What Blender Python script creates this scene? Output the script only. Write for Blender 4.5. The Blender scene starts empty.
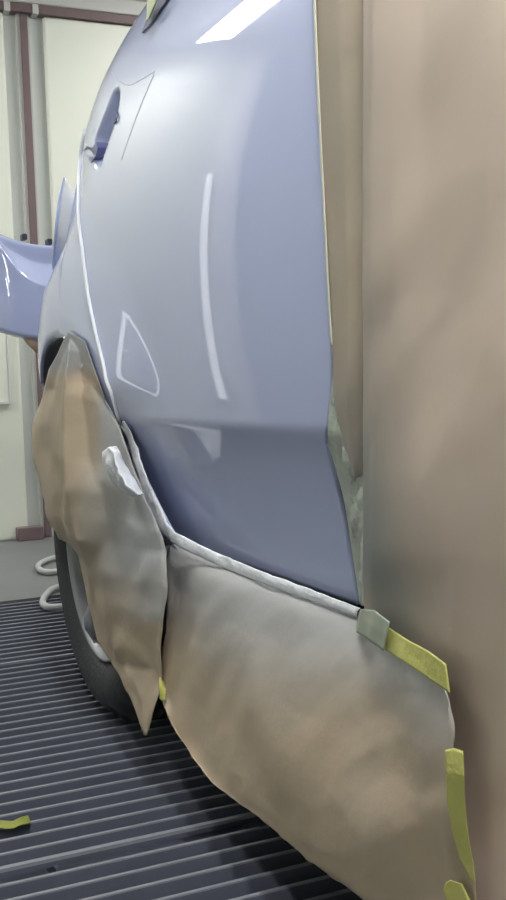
import bpy, bmesh, math, random
from math import sin, cos, radians, pi, sqrt, exp, atan2
from mathutils import Vector, Matrix, noise

random.seed(7)
sc = bpy.context.scene
COL = sc.collection

# ------------------------------------------------------------------ camera
F, W, H = 1050.0, 506, 900
TH, PT, RL = radians(24), radians(-3.75), radians(2.0)
CAM = Vector((-0.49, 0.0, 0.62))
fw = Vector((sin(TH) * cos(PT), cos(TH) * cos(PT), sin(PT)))
r0 = Vector((cos(TH), -sin(TH), 0)); u0 = r0.cross(fw)
rt = r0 * cos(RL) - u0 * sin(RL); up = u0 * cos(RL) + r0 * sin(RL)
cd = bpy.data.cameras.new('camera'); cam = bpy.data.objects.new('camera', cd); COL.objects.link(cam)
cam.matrix_world = Matrix(((rt.x, up.x, -fw.x, CAM.x), (rt.y, up.y, -fw.y, CAM.y),
                           (rt.z, up.z, -fw.z, CAM.z), (0, 0, 0, 1)))
cd.sensor_fit = 'VERTICAL'; cd.sensor_height = 36; cd.lens = F / H * 36
cd.clip_start = 0.02; cd.clip_end = 60
sc.camera = cam

def ray(x, y): return fw + rt * ((x - W / 2) / F) + up * ((H / 2 - y) / F)
def at(x, y, X):                       # photo measurement -> point at a known lateral distance
    d = ray(x, y); return CAM + d * ((X - CAM.x) / d.x)
def atY(x, y, Y):
    d = ray(x, y); return CAM + d * (Y / d.y)
def onfloor(x, y, z=0.0):
    d = ray(x, y); return CAM + d * ((z - CAM.z) / d.z)

# ------------------------------------------------------------------ maths helpers
def sstep(a, b, x):
    t = min(1, max(0, (x - a) / (b - a))); return t * t * (3 - 2 * t)
def spline(pts):
    xs = [p[0] for p in pts]; ys = [p[1] for p in pts]; n = len(xs)
    d = [(ys[i + 1] - ys[i]) / (xs[i + 1] - xs[i]) for i in range(n - 1)]
    m = [d[0]] + [0.5 * (d[i - 1] + d[i]) for i in range(1, n - 1)] + [d[-1]]
    def f(x):
        if x <= xs[0]: return ys[0] + m[0] * (x - xs[0])
        if x >= xs[-1]: return ys[-1] + m[-1] * (x - xs[-1])
        i = 0
        while x > xs[i + 1]: i += 1
        h = xs[i + 1] - xs[i]; t = (x - xs[i]) / h
        return ((2*t**3 - 3*t*t + 1) * ys[i] + (t**3 - 2*t*t + t) * h * m[i]
                + (-2*t**3 + 3*t*t) * ys[i + 1] + (t**3 - t*t) * h * m[i + 1])
    return f
def lerpf(pts):
    def f(x):
        if x <= pts[0][0]: return pts[0][1]
        for (a, b), (c, d) in zip(pts, pts[1:]):
            if x <= c: return b + (d - b) * (x - a) / (c - a)
        return pts[-1][1]
    return f
def cat(p0, p1, p2, p3, t):
    return [0.5 * (2*b + (c - a) * t + (2*a - 5*b + 4*c - d) * t*t + (3*b - a - 3*c + d) * t**3)
            for a, b, c, d in zip(p0, p1, p2, p3)]
def smooth_poly(pts, n):               # Catmull-Rom through tuples, n steps per span
    out = []
    for i in range(len(pts) - 1):
        p0 = pts[max(0, i - 1)]; p1 = pts[i]; p2 = pts[i + 1]; p3 = pts[min(len(pts) - 1, i + 2)]
        for k in range(n): out.append(tuple(cat(p0, p1, p2, p3, k / n)))
    out.append(tuple(pts[-1])); return out
def resample(pts, n):                  # by arc length, linear
    L = [0]
    for a, b in zip(pts, pts[1:]): L.append(L[-1] + sqrt(sum((p - q) ** 2 for p, q in zip(a[:2], b[:2]))))
    out = []; j = 0
    for i in range(n):
        s = L[-1] * i / (n - 1)
        while j < len(L) - 2 and s > L[j + 1]: j += 1
        t = (s - L[j]) / max(1e-9, L[j + 1] - L[j])
        out.append(tuple(p + (q - p) * t for p, q in zip(pts[j], pts[j + 1])))
    return out

# ------------------------------------------------------------------ materials
MATS = {}
def mat(name, col, rough=0.6, metal=0.0, **kw):
    m = bpy.data.materials.new(name); m.use_nodes = True
    nt = m.node_tree; b = nt.nodes['Principled BSDF']
    b.inputs['Roughness'].default_value = rough; b.inputs['Metallic'].default_value = metal
    b.inputs['Base Color'].default_value = (*col, 1)
    for k in ('coat', 'coat_rough', 'spec', 'trans', 'ior'):
        if k in kw:
            b.inputs[{'coat': 'Coat Weight', 'coat_rough': 'Coat Roughness', 'spec': 'Specular IOR Level',
                      'trans': 'Transmission Weight', 'ior': 'IOR'}[k]].default_value = kw[k]
    var, scale, bump, bscale = kw.get('var', 0.06), kw.get('scale', 6), kw.get('bump', 0.0), kw.get('bscale', 60)
    tc = nt.nodes.new('ShaderNodeTexCoord')
    nz = nt.nodes.new('ShaderNodeTexNoise'); nz.inputs['Scale'].default_value = scale
    nz.inputs['Detail'].default_value = 5
    nt.links.new(tc.outputs['Object'], nz.inputs['Vector'])
    mx = nt.nodes.new('ShaderNodeMix'); mx.data_type = 'RGBA'
    c2 = kw.get('col2') or tuple(max(0, c * (1 - 2 * var)) for c in col)
    c1 = kw.get('col1') or tuple(min(1, c * (1 + var)) for c in col)
    mx.inputs[6].default_value = (*c2, 1); mx.inputs[7].default_value = (*c1, 1)
    nt.links.new(nz.outputs['Fac'], mx.inputs[0])
    last = mx.outputs[2]
    if kw.get('overspray'):
        a = nt.nodes.new('ShaderNodeAttribute'); a.attribute_name = 'overspray'
        n2 = nt.nodes.new('ShaderNodeTexNoise'); n2.inputs['Scale'].default_value = 9; n2.inputs['Detail'].default_value = 3
        nt.links.new(tc.outputs['Object'], n2.inputs['Vector'])
        ad = nt.nodes.new('ShaderNodeMath'); ad.operation = 'MULTIPLY_ADD'; ad.inputs[1].default_value = 0.3
        ad.inputs[2].default_value = -0.15
        nt.links.new(n2.outputs['Fac'], ad.inputs[0])
        s = nt.nodes.new('ShaderNodeMath'); s.operation = 'ADD'; s.use_clamp = True
        nt.links.new(a.outputs['Fac'], s.inputs[0]); nt.links.new(ad.outputs[0], s.inputs[1])
        m2 = nt.nodes.new('ShaderNodeMix'); m2.data_type = 'RGBA'
        m2.inputs[7].default_value = (*kw['overspray'], 1)
        nt.links.new(s.outputs[0], m2.inputs[0]); nt.links.new(last, m2.inputs[6]); last = m2.outputs[2]
    nt.links.new(last, b.inputs['Base Color'])
    if bump:
        n3 = nt.nodes.new('ShaderNodeTexNoise'); n3.inputs['Scale'].default_value = bscale; n3.inputs['Detail'].default_value = 4
        nt.links.new(tc.outputs['Object'], n3.inputs['Vector'])
        bp = nt.nodes.new('ShaderNodeBump'); bp.inputs['Strength'].default_value = bump; bp.inputs['Distance'].default_value = 0.01
        nt.links.new(n3.outputs['Fac'], bp.inputs['Height']); nt.links.new(bp.outputs['Normal'], b.inputs['Normal'])
    if kw.get('emit'):
        b.inputs['Emission Color'].default_value = (*kw.get('ecol', col), 1); b.inputs['Emission Strength'].default_value = kw['emit']
    return m

PAINT = mat('silver_blue_paint', (0.52, 0.575, 0.81), 0.45, 0.04, spec=0.06, var=0.01, scale=2, coat=1.0, coat_rough=0.022)
EDGE = mat('edge_highlight_paint', (0.86, 0.88, 0.92), 0.35, 0.0, var=0.02)  # pale colour stands in for light caught on panel edges
KRAFT = mat('kraft_paper', (0.46, 0.37, 0.26), 0.72, 0, var=0.05, scale=5, bump=0.06, bscale=70, overspray=(0.37, 0.38, 0.38))
KRAFTR = mat('kraft_paper_dusty', (0.60, 0.49, 0.395), 0.75, 0, var=0.05, scale=3, bump=0.05, bscale=45, overspray=(0.27, 0.29, 0.27))
SILVER = mat('oversprayed_tape', (0.86, 0.88, 0.92), 0.35, 0.0, var=0.08, scale=30, bump=0.4, bscale=70)
FILM = mat('masking_film', (0.60, 0.65, 0.56), 0.3, 0, var=0.2, scale=30, bump=0.6, bscale=45)
YEL = mat('yellow_tape', (0.55, 0.54, 0.155), 0.5, 0, var=0.06, scale=30, bump=0.15, bscale=120)
CREAMTAPE = mat('cream_edge_tape', (0.74, 0.72, 0.55), 0.6)
RUBBER = mat('tyre_rubber', (0.034, 0.035, 0.037), 0.65, 0, var=0.2, scale=40, bump=0.2, bscale=150)
ALLOY = mat('alloy', (0.32, 0.33, 0.34), 0.45, 0.4, var=0.06, scale=20)
BLACK = mat('black_plastic', (0.012, 0.012, 0.015), 0.8)
LINER = mat('arch_liner', (0.06, 0.065, 0.09), 0.6)
GLASS = mat('masked_window', (0.30, 0.31, 0.42), 0.25, 0.0, coat=0.5)
WALL = mat('cream_wall', (0.80, 0.82, 0.71), 0.5, 0, var=0.02, scale=2)
WALLG = mat('grey_wall_channel', (0.68, 0.71, 0.67), 0.5, 0, var=0.03, scale=3)
RED = mat('maroon_trim', (0.185, 0.13, 0.13), 0.5, 0, var=0.1, scale=9)
SOFFIT = mat('grey_soffit', (0.28, 0.285, 0.25), 0.7)
RAIL = mat('pale_rail', (0.58, 0.58, 0.54), 0.5)
CEIL = mat('ceiling_grey', (0.36, 0.37, 0.38), 0.7)
CONC = mat('grey_concrete', (0.16, 0.165, 0.165), 0.55, 0, var=0.12, scale=4, bump=0.05)
GRATE = mat('steel_grate', (0.12, 0.13, 0.168), 0.6, 0.0, spec=0.2, var=0.12, scale=12)
WORN = mat('worn_steel', (0.27, 0.285, 0.315), 0.5, 0.1, var=0.1, scale=14)
PIT = mat('pit_floor', (0.02, 0.021, 0.026), 0.8)
HOSE = mat('white_hose', (0.45, 0.46, 0.45), 0.45)
TUBE = mat('lamp_diffuser', (1, 1, 1), 0.4, emit=24, ecol=(1.0, 1.0, 1.0))
GLOSSW = mat('white_gloss', (0.9, 0.9, 0.9), 0.3, var=0.01)
LILACW = mat('added_lilac_door', (0.42, 0.45, 0.62), 0.5, 0, var=0.02)

# ------------------------------------------------------------------ object helpers
def link(name, verts, faces, m, parent=None, smooth=True, solid=0.0, off=1.0, attr=None):
    me = bpy.data.meshes.new(name); me.from_pydata([tuple(v) for v in verts], [], faces); me.update()
    if smooth:
        for p in me.polygons: p.use_smooth = True
    if attr:
        a = me.attributes.new('overspray', 'FLOAT', 'POINT')
        for i, v in enumerate(attr): a.data[i].value = v
    me.materials.append(m)
    o = bpy.data.objects.new(name, me); COL.objects.link(o)
    if parent:
        o.parent = parent; o.matrix_parent_inverse = parent_inv(parent)
    if solid:
        s = o.modifiers.new('thickness', 'SOLIDIFY'); s.thickness = solid; s.offset = off
    return o
def world(o):
    M = o.matrix_basis.copy()
    if o.parent: M = world(o.parent) @ o.matrix_parent_inverse @ M
    return M
def parent_inv(p): return world(p).inverted()
def tag(o, label, catg, group=None):
    o['label'] = label; o['category'] = catg
    if group: o['group'] = group
    return o
def empty(name, loc, label=None, catg=None):
    o = bpy.data.objects.new(name, None); COL.objects.link(o); o.location = loc; o.empty_display_size = 0.1
    if label: tag(o, label, catg)
    return o
def struct(o): o['kind'] = 'structure'; return o
def grid_faces(nr, nc, close=False):
    f = []
    for i in range(nr - 1):
        for j in range(nc - 1 if not close else nc):
            a = i * nc + j; b = i * nc + (j + 1) % nc
            f.append((a, b, b + nc, a + nc))
    return f
def boxes(lst):
    V, Fc = [], []
    for (x0, x1, y0, y1, z0, z1) in lst:
        b = len(V)
        V += [(x0,y0,z0),(x1,y0,z0),(x1,y1,z0),(x0,y1,z0),(x0,y0,z1),(x1,y0,z1),(x1,y1,z1),(x0,y1,z1)]
        Fc += [tuple(b + i for i in q) for q in ((0,3,2,1),(4,5,6,7),(0,1,5,4),(1,2,6,5),(2,3,7,6),(3,0,4,7))]
    return V, Fc
def box(name, b, m, parent=None, bevel=0.0):
    V, Fc = boxes([b]); o = link(name, V, Fc, m, parent, smooth=False)
    if bevel:
        md = o.modifiers.new('bevel', 'BEVEL'); md.width = bevel; md.segments = 2
    return o
def tube(name, pts, r, m, parent=None, n=10, caps=True):
    pts = [Vector(p) for p in pts]; V = []; Fc = []
    prev = None
    for i, p in enumerate(pts):
        t = (pts[min(i + 1, len(pts) - 1)] - pts[max(i - 1, 0)]).normalized()
        a = prev if prev else (Vector((0, 0, 1)) if abs(t.z) < 0.9 else Vector((1, 0, 0)))
        a = (a - t * a.dot(t)).normalized(); prev = a; b = t.cross(a)
        rr = r[i] if isinstance(r, (list, tuple)) else r
        for k in range(n):
            an = 2 * pi * k / n; V.append(p + (a * cos(an) + b * sin(an)) * rr)
    Fc = grid_faces(len(pts), n, True)
    if caps:
        Fc.append(tuple(range(n))[::-1]); Fc.append(tuple(range((len(pts) - 1) * n, len(pts) * n)))
    return link(name, V, Fc, m, parent)
def lathe(prof, n, cx, cy, cz):        # axis along X; prof of (x, r)
    V = []
    for (x, r) in prof:
        for k in range(n):
            a = 2 * pi * k / n; V.append((cx + x, cy + r * cos(a), cz + r * sin(a)))
    return V, grid_faces(len(prof), n, True)

# ------------------------------------------------------------------ the side of the car: X as a function of Y and Z
ZC = 0.560                              # height of the crease line
prof = spline([(0.25, .075), (0.33, .058), (0.40, .047), (0.47, .032), (0.53, .013), (0.553, .003), (0.567, -.004), (0.585, -.0065),
               (0.65, -.012), (0.75, -.017), (0.85, -.018), (0.93, -.015), (0.99, -.010), (1.04, -.003), (1.09, .008),
               (1.14, .024), (1.20, .056), (1.28, .115), (1.4, .23)])
turn = spline([(0.3, 1.98), (0.6, 1.97), (0.76, 1.95), (0.81, 1.90), (0.87, 1.76), (0.95, 1.66), (1.07, 1.64), (1.2, 1.57), (1.4, 1.50)])
RECESS_A = RECESS_B = None
GROOVES = []
def S0(y, z):
    x = prof(z)
    x += 0.60 * max(0, y - turn(z)) ** 2
    x += 0.05 * max(0, 0.9 - y) ** 2
    # wheel-arch flare: the panel swells outwards round the wheel
    d = sqrt((y - 1.885) ** 2 + (z - 0.327) ** 2)
    q = 0.580 - d
    if q > -0.03:
        g = q if q > 0.03 else (q + 0.03) ** 2 / 0.12
        x -= 0.090 * min(g, 0.16) * sstep(0.555, 0.64, z)
    return x
def segd(p, a, b):
    ax, ay = b[0] - a[0], b[1] - a[1]; t = ((p[0] - a[0]) * ax + (p[1] - a[1]) * ay) / (ax * ax + ay * ay)
    t = min(1, max(0, t)); return sqrt((p[0] - a[0] - ax * t) ** 2 + (p[1] - a[1] - ay * t) ** 2)
def S(y, z):
    x = S0(y, z)
    if RECESS_A:
        d = segd((y, z), RECESS_A, RECESS_B)
        if d < 0.05: x += 0.024 * (1 - sstep(0.014, 0.034, d))
    for pl in GROOVES:
        for a, b in zip(pl, pl[1:]):
            if abs(y - a[0]) < 0.5:
                d = segd((y, z), a, b)
                if d < 0.010: x += 0.0008 * (1 - sstep(0, 0.010, d))
    return x
def hit(px, py):                       # where the sight line meets the body side -> (Y, Z)
    d = ray(px, py); d = d / d.x if abs(d.x) > 1e-6 else d / 1e-6
    best, bt, prev = None, 9, None
    for i in range(400):
        X = -0.10 + i * 0.001
        p = CAM + d * (X - CAM.x); e = X - S0(p.y, p.z)
        if e >= 0: return (p.y, p.z)
        if -e < bt: bt, best = -e, (p.y, p.z)
    return best

# ------------------------------------------------------------------ car
car = empty('car', (0.85, 1.8, 0), 'silver blue car under repair with its side masked in brown paper', 'car')

# rear door outline, measured on the photograph
front_px = [(358, 605), (347, 545), (338, 495), (330, 460), (326, 443), (328, 425), (331, 395), (332, 360), (329, 300), (323, 200), (318, 100), (314, 0)]
rear_px = [(182, 544), (172, 533), (160, 512), (140, 470), (122, 427), (120, 419), (113, 392), (105, 362), (97, 330), (90, 295), (84, 250), (80, 200), (81, 158), (84, 135)]
front = [hit(*p) for p in front_px]; rear = [hit(*p) for p in rear_px]
front += [(front[-1][0] + 0.03, 1.10), (front[-1][0] + 0.05, 1.34)]
rear = [(y, z) for y, z in rear] + [(rear[-1][0] + 0.0, 1.10), (rear[-1][0] - 0.06, 1.34)]
def byz(pl):
    pl = sorted([(z, y) for y, z in pl]); out = []
    for q in pl:
        if not out or q[0] - out[-1][0] > 1e-3: out.append(q)
    return spline(out) if False else lerpf(out)
fz, rz = byz(front), byz(rear)
zf0, zr0 = front[0][1], rear[0][1]
RECESS_A = hit(113, 109); RECESS_B = hit(99, 147)
SEAMS = [[hit(p, q) for p, q in ((112, 72), (119, 80), (129, 85), (142, 79), (155, 71))],
           [hit(p, q) for p, q in ((155, 73), (142, 103), (132, 130), (122, 160))]]

def vrow(lo, hi, dz):
    n = max(2, int((hi - lo) / dz)); return [i / n for i in range(n + 1)]
rows = []
for v in vrow(0.36, ZC, 0.006)[:-1]: rows.append((zf0 + (ZC - zf0) * v, zr0 + (ZC - zr0) * v))
for v in vrow(ZC, 1.32, 0.005): rows.append((ZC + (1.32 - ZC) * v,) * 2)
NC = 210
V = []
for zf, zr in rows:
    yf, yr = fz(zf), rz(zr)
    for j in range(NC + 1):
        t = j / NC; t = t * (0.55 + 0.45 * (2 - t)) if False else t
        y = yf + (yr - yf) * t; z = zf + (zr - zf) * t
        V.append((S(y, z), y, z))
door = link('rear_door', V, grid_faces(len(rows), NC + 1), PAINT, car, solid=0.012, off=1)

# highlight along the door's rear edge, painted as a pale tube
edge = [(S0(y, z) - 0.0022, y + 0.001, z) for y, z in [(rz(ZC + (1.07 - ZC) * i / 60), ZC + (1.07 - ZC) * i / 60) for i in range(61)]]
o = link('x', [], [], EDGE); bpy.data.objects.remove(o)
o = tube('door_edge', edge, 0.0030, EDGE, door); o['label'] = 'rear edge of the door with its highlight painted pale'

SEAM_MAT = mat('seam_shadow_grey', (0.40, 0.44, 0.64), 0.4)
for pl in SEAMS:
    q = smooth_poly([(y, z, 0) for y, z in pl], 10)
    tube('panel_seam', [(S0(y, z) + 0.0006, y, z) for y, z, _ in q], 0.0011, SEAM_MAT, door, n=8)

# handle opening left after the handle was taken off
c = at(92, 152, -0.004)
hp = [(84, 151), (88, 146), (93, 148), (97, 142), (99, 148), (97, 156), (92, 163), (89, 158), (85, 154)]
hv = [Vector((S0(*hit(x, y)) - 0.0015, *hit(x, y))) for x, y in hp]
hb = [p + Vector((0.02, 0, 0)) for p in hv]; n = len(hv)
o = link('handle_opening', hv + hb, [tuple(range(n))[::-1], tuple(range(n, 2 * n))] + [(i, (i + 1) % n, n + (i + 1) % n, n + i) for i in range(n)], mat('handle_socket', (0.13, 0.14, 0.30), 0.5), door, smooth=False)
o['label'] = 'dark opening where the handle was removed'
cl = [(117.5, 112), (119, 116), (118, 121), (116, 123.5), (115, 121), (116.5, 118), (115, 116)]
cl = [Vector((S(*hit(x, y)) - 0.002, *hit(x, y))) for x, y in cl]
tube('handle_clip', cl, 0.0016, mat('clip_grey', (0.12, 0.12, 0.2), 0.4), door, n=6)

# rear quarter panel and wheel arch
WC = Vector((0.10, 1.885, 0.327)); RT = 0.327; RA = 0.375
def arch_r(phi): return 0.385 - 0.035 * sstep(radians(95), radians(150), phi)
def outer(phi, rearlim, top=1.30):
    # distance from the wheel centre to the outer border along phi (0 = rearwards, 90 = up)
    r = 0.345
    while r < 1.3:
        y = WC.y + r * cos(phi); z = WC.z + r * sin(phi)
        if z > top or y > rearlim or y < rz(z) + 0.007: break
        r += 0.002
    return r
def arch_patch(name, rearlim, p0, p1, m):
    V = []; np_, nr = 150, 40; k = 0; n_skip = 0
    for i in range(np_ + 1):
        phi = p0 + (p1 - p0) * i / np_; ri = arch_r(phi)
        ro = outer(phi, rearlim)
        if ro < ri + 0.003:
            if k: break
            continue
        k += 1
        for j in range(nr + 1):
            r = ri + (ro - ri) * j / nr
            y = WC.y + r * cos(phi); z = WC.z + r * sin(phi)
            V.append((S0(y, z), y, z))
    return link(name, V, grid_faces(k, nr + 1), m, car, solid=0.010, off=1)
SEAM = 2.125
arch_patch('quarter_panel', SEAM, radians(8), radians(170), PAINT)
FLP = [[(111, 418), (118, 421), (124, 423)], [(112, 440), (124, 443), (134, 445)], [(118, 470), (132, 474), (147, 478)], [(132, 500), (146, 503), (160, 505)], [(142, 526), (156, 528), (172, 528)], [(156, 540), (166, 540), (178, 538)]]
V = []
for r in FLP:
    for x, y in r: V.append(at(x, y, 0.014 if y > 425 else 0.004))
link('arch_flange', V, grid_faces(len(FLP), 3), PAINT, car, solid=0.001)
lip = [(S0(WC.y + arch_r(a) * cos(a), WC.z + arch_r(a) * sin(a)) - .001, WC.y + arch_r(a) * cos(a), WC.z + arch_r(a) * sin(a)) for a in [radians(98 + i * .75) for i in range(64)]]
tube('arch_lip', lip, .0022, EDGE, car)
# bumper corner behind the seam
V = []; zs = [0.30 + i * 0.02 for i in range(40)]; ys = [SEAM + 0.004 + j * 0.012 for j in range(40)]
for z in zs:
    y0 = SEAM + 0.004
    dd = RA ** 2 - (z - WC.z) ** 2
    if dd > 0: y0 = max(y0, WC.y + sqrt(dd))
    for j in range(40):
        y = y0 + (2.62 - y0) * j / 39; V.append((S0(y, z) + 0.001, y, z))
link('rear_corner', V, grid_faces(40, 40), PAINT, car, solid=0.012, off=1)
# liner
V = []
for i in range(41):
    a = radians(-5 + 190 * i / 40)
    rl = arch_r(a) - 0.001
    for x in (S0(WC.y + rl * cos(a), WC.z + rl * sin(a)) + 0.006, 0.30): V.append((x, WC.y + rl * cos(a), WC.z + rl * sin(a)))
V2 = len(V)
o = link('wheel_arch_liner', V, grid_faces(41, 2), LINER, car, solid=0.004)
# car floor and sill, with unseen panels added to block light beneath
V, Fc = boxes([(0.09, 1.62, -1.2, 1.40, 0.17, 0.34), (0.30, 1.40, 1.40, 2.45, 0.22, 0.36), (0.06, 0.16, -1.2, 1.42, 0.20, 0.40), (0.30, 1.62, 2.25, 2.45, .36, .9), (1.63, 1.65, -1.2, 2.4, .01, .5), (.1, 1.65, -1.22, -1.2, .01, .5)])
link('underbody_and_blockers', V, Fc, BLACK, car, smooth=False)
V, Fc = boxes([(0.07, 1.6, -1.2, 1.40, 0.38, 0.95)])
link('cabin_shell', V, Fc, BLACK, car, smooth=False)
V = []
for i in range(13):
    t = i / 12
    for j in range(13):
        y = 0.2 + 1.75 * j / 12
        V.append((S0(y, 1.31) + 0.01 + 1.22 * t, y, 1.315 + .13 * sin(pi * t) - .05 * max(0, (y - 1.4) / .55) ** 2))
link('roof', V, grid_faces(13, 13), PAINT, car, solid=.006, off=1)
# window
wp = [(144, 33), (149, 20), (156, 3), (166, -22), (190, -46), (196, -34), (176, -8), (165, 7), (153, 24)]
wv = []
for x, y in wp:
    yy, zz = hit(x, y); wv.append(Vector((S0(yy, zz) - 0.004, yy, zz)))
n = len(wv); wb = [p + Vector((0.006, 0, 0)) for p in wv]
link('window_pane', wv + wb, [tuple(range(n)), tuple(range(n, 2 * n))[::-1]] + [(i, n + i, n + (i + 1) % n, (i + 1) % n) for i in range(n)], GLASS, car, smooth=False)
# open flap behind the door
fp = [[(66, 178, .055), (67, 180, .07), (68, 183, .08)], [(61, 198, .035), (68, 196, .07), (76, 196, .11)], [(58, 220, .025), (67, 216, .065), (79, 208, .12)],
      [(56, 240, .025), (65, 238, .06), (78, 234, .12)], [(54, 258, .035), (62, 256, .06), (72, 252, .10)], [(53, 274, .045), (60, 274, .06), (66, 272, .08)]]
V = []
R6 = [smooth_poly(r, 6) for r in fp]
for k in range(len(R6[0])):
    pass
rowsf = smooth_poly([tuple(c for p in r for c in p) for r in R6], 5)
for r in rowsf:
    for k in range(0, len(r), 3): V.append(at(*r[k:k + 3]))
o = link('rear_flap', V, grid_faces(len(rowsf), len(R6[0])), PAINT, car, solid=0.005, off=1)

# wheels
def wheel(cx, sgn):
    w = 0.215
    p = []
    # outer sidewall -> tread -> inner sidewall (x from outer face)
    P = [(0.028, .212), (0.014, .222), (0.004, .245), (0.0, .268), (0.006, .292), (0.020, .308), (0.036, .317), (0.042, .325), (0.062, .3265), (0.066, .318),
         (0.074, .318), (0.078, .3265), (0.105, .327), (0.110, .318), (0.118, .318), (0.122, .327), (0.150, .3265), (0.154, .318), (0.162, .318), (0.166, .3265), (0.185, .323), (0.205, .30), (0.215, .26), (0.19, .212)]
    n = 144; V = []
    for (x, r) in P:
        for k in range(n):
            a = 2 * pi * k / n; rr = r
            if 0.30 < r and (0.018 < x < 0.064 or 0.16 < x < 0.2) and k % 6 < 2: rr -= 0.010
            V.append((cx + sgn * (x), WC.y + rr * cos(a), WC.z + rr * sin(a)))
    t = link('tyre', V, grid_faces(len(P), n, True), RUBBER, car)
    md = t.modifiers.new('es', 'EDGE_SPLIT'); md.split_angle = radians(50)
    V, Fc = lathe([(sgn * .018, .216), (sgn * .012, .2135), (sgn * .013, .210), (sgn * .022, .206), (sgn * .034, .201), (sgn * .07, .192), (sgn * .17, .185), (sgn * .175, .02)], 96, cx, WC.y, WC.z)
    rim = link('rim', V, Fc, ALLOY, car, solid=0.004)
    for s in range(5):
        a0 = 2 * pi * s / 5 + radians(-62); V = []
        for i in range(9):
            r = 0.03 + 0.17 * i / 8; ww = 0.030 - 0.010 * sin(pi * i / 8) + 0.006 * (i / 8) ** 2
            xx = sgn * (0.036 - 0.016 * (i / 8))
            for (t_, dx) in ((-ww, .030), (-ww * .75, 0), (0, -.004), (ww * .75, 0), (ww, .030)):
                V.append((cx + xx + sgn * dx, WC.y + r * cos(a0) - t_ * sin(a0), WC.z + r * sin(a0) + t_ * cos(a0)))
        link('spoke', V, grid_faces(9, 5), ALLOY, rim, solid=0.004)
    V, Fc = lathe([(sgn * .030, .001), (sgn * .031, .03), (sgn * .036, .045), (sgn * .06, .05)], 32, cx, WC.y, WC.z)
    link('hub_cap', V, Fc, ALLOY, rim)
    V, Fc = lathe([(sgn * .10, .14), (sgn * .10, .05), (sgn * .115, .05), (sgn * .115, .14), (sgn * .10, .14)], 48, cx, WC.y, WC.z)
    link('brake_disc', V, Fc, mat('disc', (.12, .12, .13), .5, .6), rim)
wheel(0.008, 1)
wheel(1.64, -1)

# ------------------------------------------------------------------ paper
def rnd(i, j, k):
    h = sin(i * 127.1 + j * 311.7 + k * 74.7) * 43758.5453
    return (h - math.floor(h)) * 2 - 1
def facet(u, v, k):                    # random flat facets meeting in sharp creases
    u, v = u + 0.35 * v + 0.25 * sin(v * 1.3 + k), v + 0.2 * sin(u * 1.1)
    i, j = math.floor(u), math.floor(v); a, b = u - i, v - j
    if a + b < 1: return rnd(i, j, k) * (1 - a - b) + rnd(i + 1, j, k) * a + rnd(i, j + 1, k) * b
    return rnd(i + 1, j + 1, k) * (a + b - 1) + rnd(i + 1, j, k) * (1 - b) + rnd(i, j + 1, k) * (1 - a)
def sheet(name, rows, m, nr, nc, amp, seed, label, catg, spray=None, solid=0.0006, fscale=9.0, group=None, parent=None, linear_cols=False, edge_rag=0.0, gap=0.004):
    """rows of (px, py, X) measured on the photograph at the sheet's own distance -> a crumpled sheet in the room"""
    R = [[tuple(p) for p in r] for r in rows]
    k = len(R[0])
    cols = [smooth_poly([r[j] for r in R], nr) if not linear_cols else
            [tuple(R[i][j][c] + (R[i + 1][j][c] - R[i][j][c]) * s / nr for c in range(3)) for i in range(len(R) - 1) for s in range(nr)] + [R[-1][j]]
            for j in range(k)]
    n = len(cols[0]); V = []; at_ = []
    for i in range(n):
        line = []
        for j in range(k - 1):
            for s in range(nc):
                t = s / nc
                line.append(tuple(a + (b - a) * t for a, b in zip(cols[j][i], cols[j + 1][i])))
        line.append(cols[k - 1][i])
        L = len(line)
        for q, (x, y, X) in enumerate(line):
            p = at(x, y, X)
            v = Vector((p.y, p.z, 0)) * fscale + Vector((seed * 7.1, seed * 3.3, seed))
            w1 = noise.noise(v * 0.5 + Vector((noise.noise(v), noise.noise(v + Vector((9, 1, 4))), 0)) * 0.6)
            w2 = abs(noise.noise(v)) ; w3 = abs(noise.noise(v * 2.3 + Vector((5, 5, 5))))
            d = amp * (0.7 * w1 + 0.35 * (0.35 - w2)) + amp * 1.1 * facet(p.y * fscale * 1.1, p.z * fscale * 1.1, seed) + amp * 0.45 * facet(p.y * fscale * 2.4 + 3, p.z * fscale * 2.4 + 7, seed + 2)
            e = min(q, L - 1 - q, i, n - 1 - i); d *= min(1, 0.35 + e / 8)
            p.x += d
            if edge_rag and e == 0:
                p.z += edge_rag * noise.noise(v * 4); p.y += edge_rag * noise.noise(v * 4 + Vector((3, 3, 3)))
            Xq = p.x
            for _ in range(3):
                if p.z > 0.33: Xq = min(Xq, S0(p.y, p.z) - gap)
                if p.y > 1.45: Xq = min(Xq, 0.004)
                if Xq < p.x: p = at(x, y, Xq)
            V.append(p)
            at_.append(spray(p, x, y) if spray else 0.0)
    o = link(name, V, grid_faces(n, (k - 1) * nc + 1), m, parent, solid=solid, off=0, attr=at_)
    if label: tag(o, label, catg, group)
    return o

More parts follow.
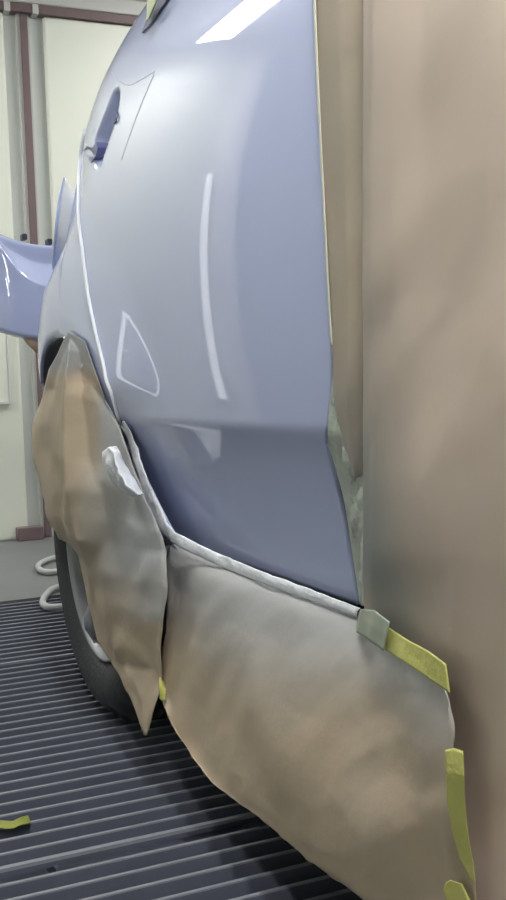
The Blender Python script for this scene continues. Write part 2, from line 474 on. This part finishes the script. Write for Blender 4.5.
# the wide sheet over the front of the car
def sp_c(p, x, y):
    a = 0.95 * exp(-((p.y - 0.83) / 0.085) ** 2) * exp(-((p.z - 0.47) / 0.17) ** 2)
    b = 0.32 * exp(-((p.y - 0.83) / 0.10) ** 2)
    return max(a, b)
xs = [363, 372, 395, 425, 455, 490, 540, 640, 900]
def crow(y, dx0, Xs): return [(x + (dx0 if i == 0 else dx0 * 0.5 if i == 1 else 0), y, Xs[i]) for i, x in enumerate(xs)]
Crows = [crow(-160, -1, [-.016, -.018, -.016, -.012, -.014, -.016, -.012, -.008, .0]),
         crow(0, -1, [-.036, -.040, -.038, -.035, -.037, -.038, -.034, -.028, -.018]),
         crow(150, 0, [-.037, -.042, -.042, -.039, -.041, -.043, -.041, -.034, -.024]),
         crow(300, 0, [-.034, -.040, -.043, -.041, -.042, -.045, -.044, -.038, -.026]),
         crow(430, 0, [-.022, -.030, -.036, -.039, -.041, -.043, -.042, -.038, -.026]),
         crow(540, 0, [-.006, -.014, -.022, -.031, -.035, -.037, -.036, -.032, -.022]),
         crow(610, 2, [.022, 0.016, .008, -.006, -.025, -.028, -.026, -.024, -.018]),
         crow(700, 18, [.026, .022, .016, .006, -.008, -.017, -.015, -.012, -.006]),
         crow(800, 30, [.024, .022, .018, .012, .004, -.005, -.003, .0, .004]),
         crow(930, 45, [.024, .020, .016, .013, .010, .008, .008, .010, .016]),
         crow(1150, 60, [.05, .05, .05, .05, .04, .04, .04, .04, 0.04])]
sheet('masking_paper', Crows, KRAFTR, 14, 9, 0.0030, 1, 'wide tan paper sheet covering the front of the car at right', 'masking paper', sp_c, fscale=6, gap=0.012)
# narrow strip beside the door
S1 = [[(314, -140, -.004), (338, -140, -.008), (372, -140, .0)],
      [(316, 0, -.020), (340, 0, -.024), (374, 0, -.018)],
      [(319, 100, -.022), (342, 100, -.028), (374, 100, -.020)],
      [(325, 220, -.024), (345, 220, -.028), (374, 220, -.020)],
      [(331, 320, -.022), (347, 320, -.026), (374, 320, -.018)],
      [(334, 385, -.016), (348, 385, -.022), (372, 385, -.012)],
      [(339, 430, -.008), (350, 432, -.014), (370, 435, -.004)],
      [(350, 462, .002), (354, 466, -.004), (366, 462, .002)],
      [(352, 474, .004), (356, 478, .002), (364, 474, .004)]]
sheet('masking_paper', S1, KRAFT, 9, 10, 0.0018, 3, 'narrow brown paper strip along the front edge of the blue door', 'masking paper', lambda p, x, y: 0.2 + 0.3 * sstep(300, 470, y), gap=0.003)
# lower sheet under the door
def sp_b(p, x, y):
    line = 545 + max(0, x - 180) * 0.36
    d = (y - line)
    a = 1.0 - sstep(20, 150 + 30 * sin(x * 0.03), d)
    return 0.9 * a
B = [[(166, 546, .014), (174, 545, .020), (215, 560, .032), (262, 577, .034), (310, 594, .034), (350, 610, .030), (383, 628, -.006), (396, 640, -.018)],
     [(167, 575, .006), (178, 566, .008), (218, 580, .010), (264, 597, .014), (312, 614, .012), (354, 632, .010), (392, 652, -.014), (415, 655, -.024)],
     [(167, 605, .004), (177, 602, .006), (216, 620, .000), (264, 640, .000), (314, 655, -.002), (360, 668, -.004), (410, 680, -.022), (446, 688, -.032)],
     [(162.5, 650, .000), (174, 650, .004), (214, 665, -.004), (262, 690, -.010), (314, 705, -.010), (365, 712, -.010), (415, 715, -.024), (452, 722, -.032)],
     [(160.5, 685, -.004), (171, 690, .000), (212, 712, -.006), (260, 735, -.012), (314, 755, -.016), (368, 765, -.016), (420, 770, -.026), (456, 775, -.032)],
     [(164, 702, -.008), (176, 722, -.006), (212, 750, -.008), (262, 775, -.010), (318, 800, -.018), (372, 815, -.022), (425, 820, -.024), (464, 830, -.030)],
     [(166, 708, -.010), (184, 742, -.010), (215, 772, -.008), (266, 804, -.010), (322, 845, -.014), (378, 862, -.018), (430, 866, -.018), (474, 880, -.022)],
     [(168, 712, -.012), (190, 754, -.012), (214, 780, -.010), (258, 810, -.008), (310, 853, -.008), (352, 885, -.010), (420, 925, -.010), (484, 950, -.016)],
     [(169, 714, -.012), (192, 757, -.014), (213, 782, -.012), (254, 812, -.008), (306, 858, -.004), (360, 897, -.004), (425, 950, -.004), (500, 1010, -.010)]]
sheet('masking_paper', B, KRAFT, 12, 14, 0.0048, 5, 'large brown paper sheet hanging below the blue door, silvery near the door', 'masking paper', sp_b, edge_rag=0.006)
# sheet over the rear wheel
def sp_a(p, x, y):
    a = 1 - sstep(15, 90, sqrt((x - 150) ** 2 * 0.9 + (y - 525) ** 2 * 0.55))
    b = (1 - sstep(358, 385, y)) * 0.95
    c = sstep(90, 112, x) * (1 - sstep(470, 560, y)) * 0.9
    d = 1 - sstep(10, 60, abs(x - 165)) if y < 620 else 0
    return max(a, b, c, d * 0.8)
A = [[(65, 337, -0.012), (69, 331, -0.022), (77, 336, -0.022), (85, 341, -0.022)],
     [(57, 355, -0.012), (70, 350, -0.050), (82, 352, -0.026), (92, 362, -0.022)],
     [(49, 369, -0.014), (71, 369, -0.054), (84, 372, -0.026), (98, 379, -0.020)],
     [(42, 397, -0.016), (67, 393, -0.063), (87, 396, -0.035), (107, 404, -0.018)],
     [(32, 425, -0.020), (65, 425, -0.068), (88, 425, -0.037), (120, 428, -0.012)],
     [(33, 457, -0.020), (66, 457, -0.070), (92, 460, -0.037), (131, 465, -0.008)],
     [(42, 489, -0.020), (70, 489, -0.068), (104, 492, -0.035), (143, 498, -0.014)],
     [(49, 518, -0.018), (73, 518, -0.064), (106, 524, -0.035), (161, 532, -0.014)],
     [(61, 538, -0.016), (79, 540, -0.060), (101, 546, -0.036), (169, 552, -0.006)],
     [(78, 555, -0.014), (86, 566, -0.035), (97, 572, -0.035), (168, 585, -0.016)],
     [(85, 590, -0.012), (95, 600, -0.030), (110, 608, -0.030), (163, 616, -0.020)],
     [(97, 640, -0.008), (112, 645, -0.020), (130, 648, -0.020), (160, 650, -0.016)],
     [(110, 660, -0.006), (125, 665, -0.012), (145, 670, -0.012), (160, 675, -0.014)],
     [(129, 695, -0.014), (138, 697, -0.020), (149, 698, -0.018), (158, 696, -0.014)],
     [(144, 734, -0.018), (146, 736, -0.020), (147, 736, -0.019), (148, 733, -0.017)]]
sheet('masking_paper', A, KRAFT, 7, 12, 0.0095, 8, 'creased brown paper hanging over the rear wheel, its tip near the floor', 'masking paper', sp_a, fscale=9, edge_rag=0.003, linear_cols=True)

# silvery tape along the lower door edge
def strip(name, pts, widths, X, m, label, catg, n=6, crumple=0.0015, parent=None, group=None, spray=None):
    pts = smooth_poly(pts, 8); V = []; N = len(pts)
    for i, p in enumerate(pts):
        a = pts[max(0, i - 1)]; b = pts[min(N - 1, i + 1)]
        tx, ty = b[0] - a[0], b[1] - a[1]; L = sqrt(tx * tx + ty * ty); nx, ny = -ty / L, tx / L
        w = widths(i / (N - 1))
        for k in range(n + 1):
            q = k / n; x, y = p[0] + nx * w * q, p[1] + ny * w * q
            XX = X(x, y, q) if callable(X) else X
            P = at(x, y, XX); P.x += crumple * noise.noise(P * 45) - 0.0014 * sin(pi * q) * (crumple > 0.001)
            V.append(P)
    o = link(name, V, grid_faces(N, n + 1), m, parent, solid=0.0008, off=0)
    if label: tag(o, label, catg, group)
    return o
def onbody(off):
    def f(x, y, q):
        yy, zz = hit(x, y); return S0(yy, zz) + off
    return f
strip('masking_tape', [(124, 421), (134, 440), (147, 478), (156, 497), (169, 525), (183, 536), (218, 553), (262, 571), (310, 589), (360, 608)],
      lambda t: 1.5 + 9.5 * sstep(0, .25, t) + 1.6 * sin(t * 23) * (t < .55) - 2 * sstep(.8, 1, t), lambda x, y, q: min(onbody(-0.010)(x, y, q), 0.0 + 0.022 * sstep(172, 235, x)), SILVER,
      'silver oversprayed tape running along the lower edge of the blue door', 'tape', crumple=0.0026)
# crumpled silvery plastic on the arch edge
P1 = [[(103, 452, -0.034), (109, 447, -0.044), (116, 446, -0.038)], [(106, 466, -0.036), (113, 459, -0.052), (121, 458, -0.034)],
      [(112, 480, -0.032), (119, 474, -0.054), (128, 470, -0.034)], [(121, 491, -0.028), (130, 487, -0.046), (138, 484, -0.028)], [(130, 496, -0.026), (138, 495, -0.036), (143, 494, -0.026)]]
sheet('plastic_scrap', P1, SILVER, 6, 8, 0.006, 12, 'crumpled shiny silver plastic stuck on the wheel arch edge', 'plastic', None, fscale=30)
# film in the front door gap
FL = [[(333, 378, -.010), (335, 378, -.010), (337, 378, -.010)], [(330, 402, -.010), (336, 400, -.012), (342, 402, -.004)], [(328, 440, .004), (336, 436, -.006), (348, 436, .006)],
      [(333.5, 460, .012), (345, 455, .0), (367, 450, .004)], [(344, 500, .024), (353, 500, .010), (369, 500, .010)], [(352, 550, .036), (359, 550, .020), (370, 550, .016)], [(360, 604, .046), (363, 606, .030), (371, 606, .018)]]
sheet('masking_film', FL, FILM, 14, 12, 0.007, 15, 'crinkled pale green film filling the gap in front of the blue door', 'masking film', None, fscale=34)
strip('edge_tape', [(313.5, -60), (315.5, 0), (319.5, 100), (324.5, 200), (329.5, 300), (332.5, 345)], lambda t: 2.4 - 1.4 * t, onbody(-0.011), CREAMTAPE, 'thin cream edging tape down the front edge of the blue door', 'tape', n=3, crumple=0.0002)
# film by the window
FW = [[(148, -14, .0), (155, -16, .0), (163, -18, .0)], [(147, 2, .0), (153, 0, .0), (158, -4, .0)], [(147, 12, .0), (151, 9, .0), (155, 7, 0)], [(146, 22, 0), (148, 20, 0), (150, 18, 0)]]
FW2 = []
for r in FW:
    rr = []
    for x, y, _ in r:
        yy, zz = hit(x, y); rr.append((x, y, S0(yy, zz) - 0.012))
    FW2.append(rr)
sheet('window_tape', FW2, mat('pale_lime_tape', (.62, .68, .36), .5), 5, 5, 0.003, 18, 'pale lime tape on the window at the top of the car', 'tape', None, fscale=30)

# yellow tapes (on the paper)
def tape(rows, label, m=YEL, amp=0.0008): return sheet('masking_tape', rows, m, 8, 6, amp, len(label), label, 'tape', None, fscale=20, linear_cols=True)
T1 = [[(386, 626, -.016), (383, 638, -.016), (381, 647, -.014)], [(408, 640, -.034), (405, 652, -.034), (402, 660, -.034)], [(430, 652, -.040), (428, 664, -.040), (426, 677, -.040)], [(446, 664, -.044), (448, 678, -.044), (450, 693, -.044)]]
tape(T1, 'yellow tape slanting from the door corner over the tan paper')
T0 = [[(360, 609, .004), (358, 618, .006), (356, 632, .008)], [(374, 610, -.018), (371, 624, -.018), (369, 640, -.014)], [(389, 622, -.030), (386, 636, -.030), (383, 651, -.026)]]
tape(T0, 'greenish tape dusted with grey paint at the lower corner of the door', mat('dusty_tape', (.40, .45, .34), .6, var=.15, scale=20), 0.002)
T2 = [[(445, 750, -0.049), (454, 748, -0.049), (463, 751, -0.049)], [(446, 775, -0.049), (455, 775, -0.049), (464, 776, -0.049)], [(447, 800, -0.043), (456, 802, -0.043), (465, 804, -0.043)], [(452, 830, -0.037), (460, 832, -0.037), (468, 836, -0.037)], [(460, 858, -0.031), (466, 862, -0.031), (473, 864, -0.031)], [(471, 878, -0.029), (473, 880, -0.029), (475, 882, -0.029)]]
tape(T2, 'upright yellow tape strip joining two paper sheets, lower right')
T3 = [[(443, 890, -0.029), (446, 882, -0.029), (450, 880, -0.029)], [(447, 900, -0.027), (455, 895, -0.027), (462, 884, -0.029)], [(452, 925, -0.025), (462, 920, -0.025), (472, 905, -0.027)]]
tape(T3, 'short yellow tape piece at the bottom edge, under the upright strip')
T4 = [[(159, 677, -.018), (161, 678, -.016), (164, 682, -.008)], [(159, 687, -.020), (162, 688, -.016), (166, 690, -.010)], [(160, 699, -.018), (162, 701, -.016), (165, 700, -.014)]]
tape(T4, 'small yellow tape closing the slit between two lower papers')

# ------------------------------------------------------------------ bumper waiting behind the car
BX0, BX1 = -40, 150
bprof = [  # (dy at left, dy at right, depth Y, kind) rows from top to bottom
    (234, 246, 3.06), (236, 247, 3.03), (241, 263, 3.02), (243, 267, 3.00), (246, 284, 2.93), (250, 290, 2.915), (296, 314, 2.90), (322, 332, 2.90), (329, 338, 2.905), (332, 341, 2.94), (333, 342, 3.0)]
V = []; NCB = 40
for (yl, yr, Y) in smooth_poly(bprof, 4):
    for j in range(NCB + 1):
        t = j / NCB; x = BX0 + (BX1 - BX0) * t
        tt = (x + 0) / 52.0
        tt = 1 - (1 - tt) ** 2 if 0 < tt < 1 else (tt * 2 if tt <= 0 else 1)
        tt = max(tt, -.35)
        y = yl + (yr - yl) * tt
        yy = Y + 0.10 * (max(0, (14 - x) / 50)) ** 1.6
        if x < 14: y += 0.0
        V.append(atY(x, y, yy))
bump = link('bumper', V, grid_faces((len(bprof) - 1) * 4 + 1, NCB + 1), PAINT, solid=0.006, off=1)
tag(bump, 'silver blue bumper cover held behind the car, near the back wall', 'bumper')
for x in (24, 49):
    p = atY(x, 236 + (x - 24) * 0.2, 3.06)
    o = box('mounting_clip', (p.x - .008, p.x + .008, p.y - .012, p.y + .02, p.z - .012, p.z + .006), LINER, bump, 0.004)
# trestle that carries it
pA = atY(85, 330, 3.05)
st = empty('bumper_stand', (pA.x, 3.09, 0), 'grey trestle carrying the bumper behind the car', 'stand')
for dx in (0.12, 0.62):
    for s in (-1, 1): tube('leg', [(pA.x + dx, 3.09 + s * .02, .70), (pA.x + dx, 3.09 + s * .22, 0.012)], .012, RAIL, st)
tube('cross_bar', [(pA.x - .02, 3.09, .712), (pA.x + .7, 3.09, .712)], .014, RAIL, st)
# paper scrap hanging from it
SC = [[atY(20, 334, 2.93), atY(32, 336, 2.925), atY(46, 338, 2.93)], [atY(27, 344, 2.935), atY(34, 345, 2.92), atY(45, 346, 2.93)], [atY(36, 353, 2.94), atY(39, 355, 2.93), atY(43, 352, 2.935)]]
V = [p for r in SC for p in r]
o = link('paper_scrap', V, grid_faces(3, 3), mat('pink_kraft', (.50, .34, .25), .7), bump, solid=.001)
o['label'] = 'pinkish brown paper hanging from the lower edge'

# ------------------------------------------------------------------ booth
YW = 4.33
XL, XR, YB, ZT = -2.6, 3.4, -3.2, 2.38
def sx(px, py=300): return atY(px, py, YW).x
# floor
fl = box('floor', (XL, XR, YB, YW + .3, -0.20, -0.062), PIT); struct(fl)
G0, G1, G2, G3 = 0.32, 1.353, 2.385, 3.09
o = box('floor_apron', (XL, XR, G3 + .004, YW + .3, -0.06, 0.0), CONC); struct(o)
o = box('floor_front', (XL, XR, YB, -0.72, -0.06, 0.0), CONC); struct(o)
PITCH = 0.043
def grate(y0, y1, x0, x1, label):
    lst, caps = [], []; n = round((y1 - y0) / PITCH); dy = (y1 - y0) / n
    for i in range(1, n):
        lst.append((x0, x1, y0 + i * dy - .0034, y0 + i * dy + .0034, -.032, -.002))
        caps.append((x0, x1, y0 + i * dy - .0028, y0 + i * dy + .0028, -.002, 0))
    for k in range(int((x1 - x0) / .3) + 1):
        xx = min(x1 - .01, x0 + k * .3); lst.append((xx, xx + .006, y0, y1, -.060, -.030))
    lst.append((x0, x1, y0, y1, -.062, -.054))
    V, Fc = boxes(lst); o = link('floor_grate', V, Fc, GRATE, smooth=False)
    tag(o, label, 'floor grate', 'slatted floor grates')
    V, Fc = boxes(caps); e = link('worn_edges', V, Fc, WORN, o, smooth=False); e['label'] = 'bright worn steel tops of the slats'
    box('end_bar', (x0, x1, y0 - .005, y0 + .004, -.004, .001), WORN, o)
    return o
grate(-0.715, G0 - .004, XL + .01, XR - .01, 'slatted grey floor grate nearest the viewer, under the front of the car')
grate(G0, G1 - .004, XL + .01, XR - .01, 'slatted grey floor grate filling the bottom left of the picture')
grate(G1, G2 - .004, XL + .01, XR - .01, 'slatted grey floor grate on which the rear wheel stands')
grate(G2, G3, XL + .01, XR - .01, 'slatted grey floor grate farthest away, beside the smooth concrete')

# back wall: panels, channels, red rib
o = box('wall_back', (XL, XR, YW + .03, YW + .15, -0.06, ZT), WALLG); struct(o)
zr = 2.135
def ch(px): return sx(px, 100)
c1, c2, c3, c4 = ch(7.5), ch(18), ch(33), ch(47)
def wpanel(name, x0, x1):
    V, Fc = boxes([(x0, x1, YW, YW + .03, 0.0, zr)]); o = link(name, V, Fc, WALL, smooth=False)
    md = o.modifiers.new('bevel', 'BEVEL'); md.width = .012; md.segments = 3
    return struct(o)
wpanel('wall_panel_left', XL, c1)
o = box('wall_panel_upper', (XL, -.1, YW, YW + .03, zr, ZT), WALL); struct(o)
wpanel('wall_panel_right', c4, XR)
V, Fc = boxes([(c2 + .01, ch(24), YW + .008, YW + .03, 0.0, zr), (ch(29), c3, YW + .008, YW + .03, 0.0, zr)])
o = link('wall_panel_middle', V, Fc, RAIL, smooth=False); struct(o)
rc = ch(27.5)
o = box('trim_1', (rc - .015, rc + .015, YW - .004, YW + .03, 0.0, zr), RED, bevel=.004); struct(o)
o = box('trim_2', (-.1, XR, YW - .02, YW + .03, zr, zr + .034), RED); struct(o)
o = box('trim_3', (-.1, XR, YW - .03, YW + .03, zr + .034, zr + .095), RAIL, bevel=.006); struct(o)
o = box('wall_soffit', (-.1, XR, YW - .01, YW + .03, zr + .095, ZT), SOFFIT); struct(o)
o = box('baseboard_back', (ch(-6), ch(20), YW - .05, YW - .001, 0, .055), RED, bevel=.004); struct(o)
for px in (10.5, 38.5):
    o = box('trim_4' if px < 20 else 'trim_5', (ch(px) - .012, ch(px) + .012, YW - .024, YW + .03, zr - .004, zr + .036), RAIL); struct(o)
# small hatch
x1, z1 = atY(9, 402, YW).x, atY(9, 402, YW).z; z2 = atY(9, 318, YW).z
h = box('access_hatch', (x1 - .36, x1, YW - .012, YW + .001, z1, z2), WALL, bevel=.003)
tag(h, 'flat rectangular hatch on the wall below the bumper', 'hatch')
V, Fc = boxes([(x1 - .36, x1 + .006, YW - .016, YW - .001, z1 - .008, z1), (x1, x1 + .008, YW - .016, YW - .001, z1, z2)])
link('hatch_frame', V, Fc, WALLG, h, smooth=False)

# other walls and ceiling (behind the viewer and overhead; the paint mirrors them)
o = box('wall_left', (XL - .1, XL, YB, YW + .15, -0.06, ZT), WALL); struct(o)
o = box('wall_right', (XR, XR + .1, YB, YW + .15, -0.06, ZT), WALL); struct(o)
o = box('wall_front', (XL, XR, YB - .1, YB, -0.06, ZT), WALL); struct(o)
o = box('ceiling', (XL - .1, XR + .1, YB - .1, YW + .15, ZT, ZT + .1), CEIL); struct(o)

# fluorescent fixtures
def lamp(x, y, rot, L=1.3, w=0.12, label='', m=None):
    e = empty('ceiling_light', (x, y, ZT), label, 'ceiling light'); e['group'] = 'ceiling lights'
    e.rotation_euler = (0, 0, rot)
    V, Fc = boxes([(-w / 2, w / 2, -L / 2, L / 2, -.05, 0)])
    o = link('housing', V, Fc, RAIL, None, smooth=False); o.parent = e
    V, Fc = boxes([(-w / 2 + .01, w / 2 - .01, -L / 2 + .02, L / 2 - .02, -.07, -.045)])
    o = link('diffuser', V, Fc, m or TUBE, None, smooth=False); o.parent = e
lamp(-0.885, 3.62, 0, L=0.90, w=0.26, label='long white ceiling lamp near the back wall, mirrored in the top of the door', m=mat('lamp_diffuser_soft', (1, 1, 1), 0.4, emit=13, ecol=(1, 1, 1)))
lamp(-0.32, 0.1, 0, L=1.35, label='long white ceiling lamp over the gap between viewer and car')
lamp(-0.95, -1.0, 0, L=1.35, label='long white ceiling lamp behind the viewer')
lamp(1.6, 3.3, 0, L=1.35, label='long white ceiling lamp behind the far side of the car')
# unseen lilac door and white frame added for reflections in the car paint
o = box('added_door', (-2.55, -1.40, YW - .03, YW - .001, 0.0, 2.28), LILACW, bevel=.004); struct(o)
V, Fc = boxes([(-1.42, -1.33, YW - .05, YW - .001, 0, 2.33), (-2.59, -2.55, YW - .05, YW - .001, 0, 2.33), (-2.55, -1.42, YW - .05, YW - .001, 2.28, 2.33)])
o2 = link('added_door_frame', V, Fc, GLOSSW, o, smooth=False)

# unseen strip light added on the back wall to streak the door paint
wl = empty('added_strip_light', (-1.27, YW, .3), 'added strip lamp out of view on the back wall, for a streak in the paint', 'added light')
V, Fc = boxes([(-1.295, -1.245, YW - .03, YW - .001, .26, 1.62)]); link('housing', V, Fc, RAIL, wl, smooth=False)
V, Fc = boxes([(-1.283, -1.257, YW - .05, YW - .029, .30, 1.58)]); link('diffuser', V, Fc, mat('added_strip_diffuser', (1, 1, 1), .4, emit=0.42, ecol=(1, 1, 1)), wl, smooth=False)

# hose loops on the concrete
def fp_(x, y, z=.012): return onfloor(x, y, z)
hz = [(66, 556), (60, 557), (50, 559), (41, 563), (38, 567), (42, 571), (52, 572), (61, 571), (66, 574), (68, 580), (65, 585), (59, 587), (51, 590), (44, 598), (43, 604), (48, 607), (58, 607), (66, 606)]
hz = smooth_poly([tuple(fp_(x, y)) for x, y in hz], 6)
o = tube('hose', hz, .010, HOSE, n=8); tag(o, 'white hose looped on the floor behind the rear wheel', 'hose')
# tape scrap on the grate
p = onfloor(8, 826, .003)
V = []
for i in range(7):
    for j in range(4):
        V.append((p.x - .035 + .011 * i * (1 if j else .9), p.y - .014 + .009 * j + .004 * sin(i), .003 + .006 * abs(sin(i * .9 + j))))
o = link('tape_scrap', V, grid_faces(7, 4), mat('lime_scrap', (.30, .33, .06), .6), solid=.001)
tag(o, 'scrap of yellow green tape lying on the floor grate', 'tape scrap')

# ------------------------------------------------------------------ world, view
w = bpy.data.worlds.new('world'); sc.world = w; w.use_nodes = True
w.node_tree.nodes['Background'].inputs[0].default_value = (0.6, 0.62, 0.65, 1)
w.node_tree.nodes['Background'].inputs[1].default_value = 0.2
vs = sc.view_settings; vs.view_transform = 'Standard'; vs.look = 'None'; vs.gamma = 1; vs.use_curve_mapping = False
vs.exposure = 1.74
sc.cycles.use_denoising = True
sc.cycles.max_bounces = 8
sc.cycles.sample_clamp_indirect = 6
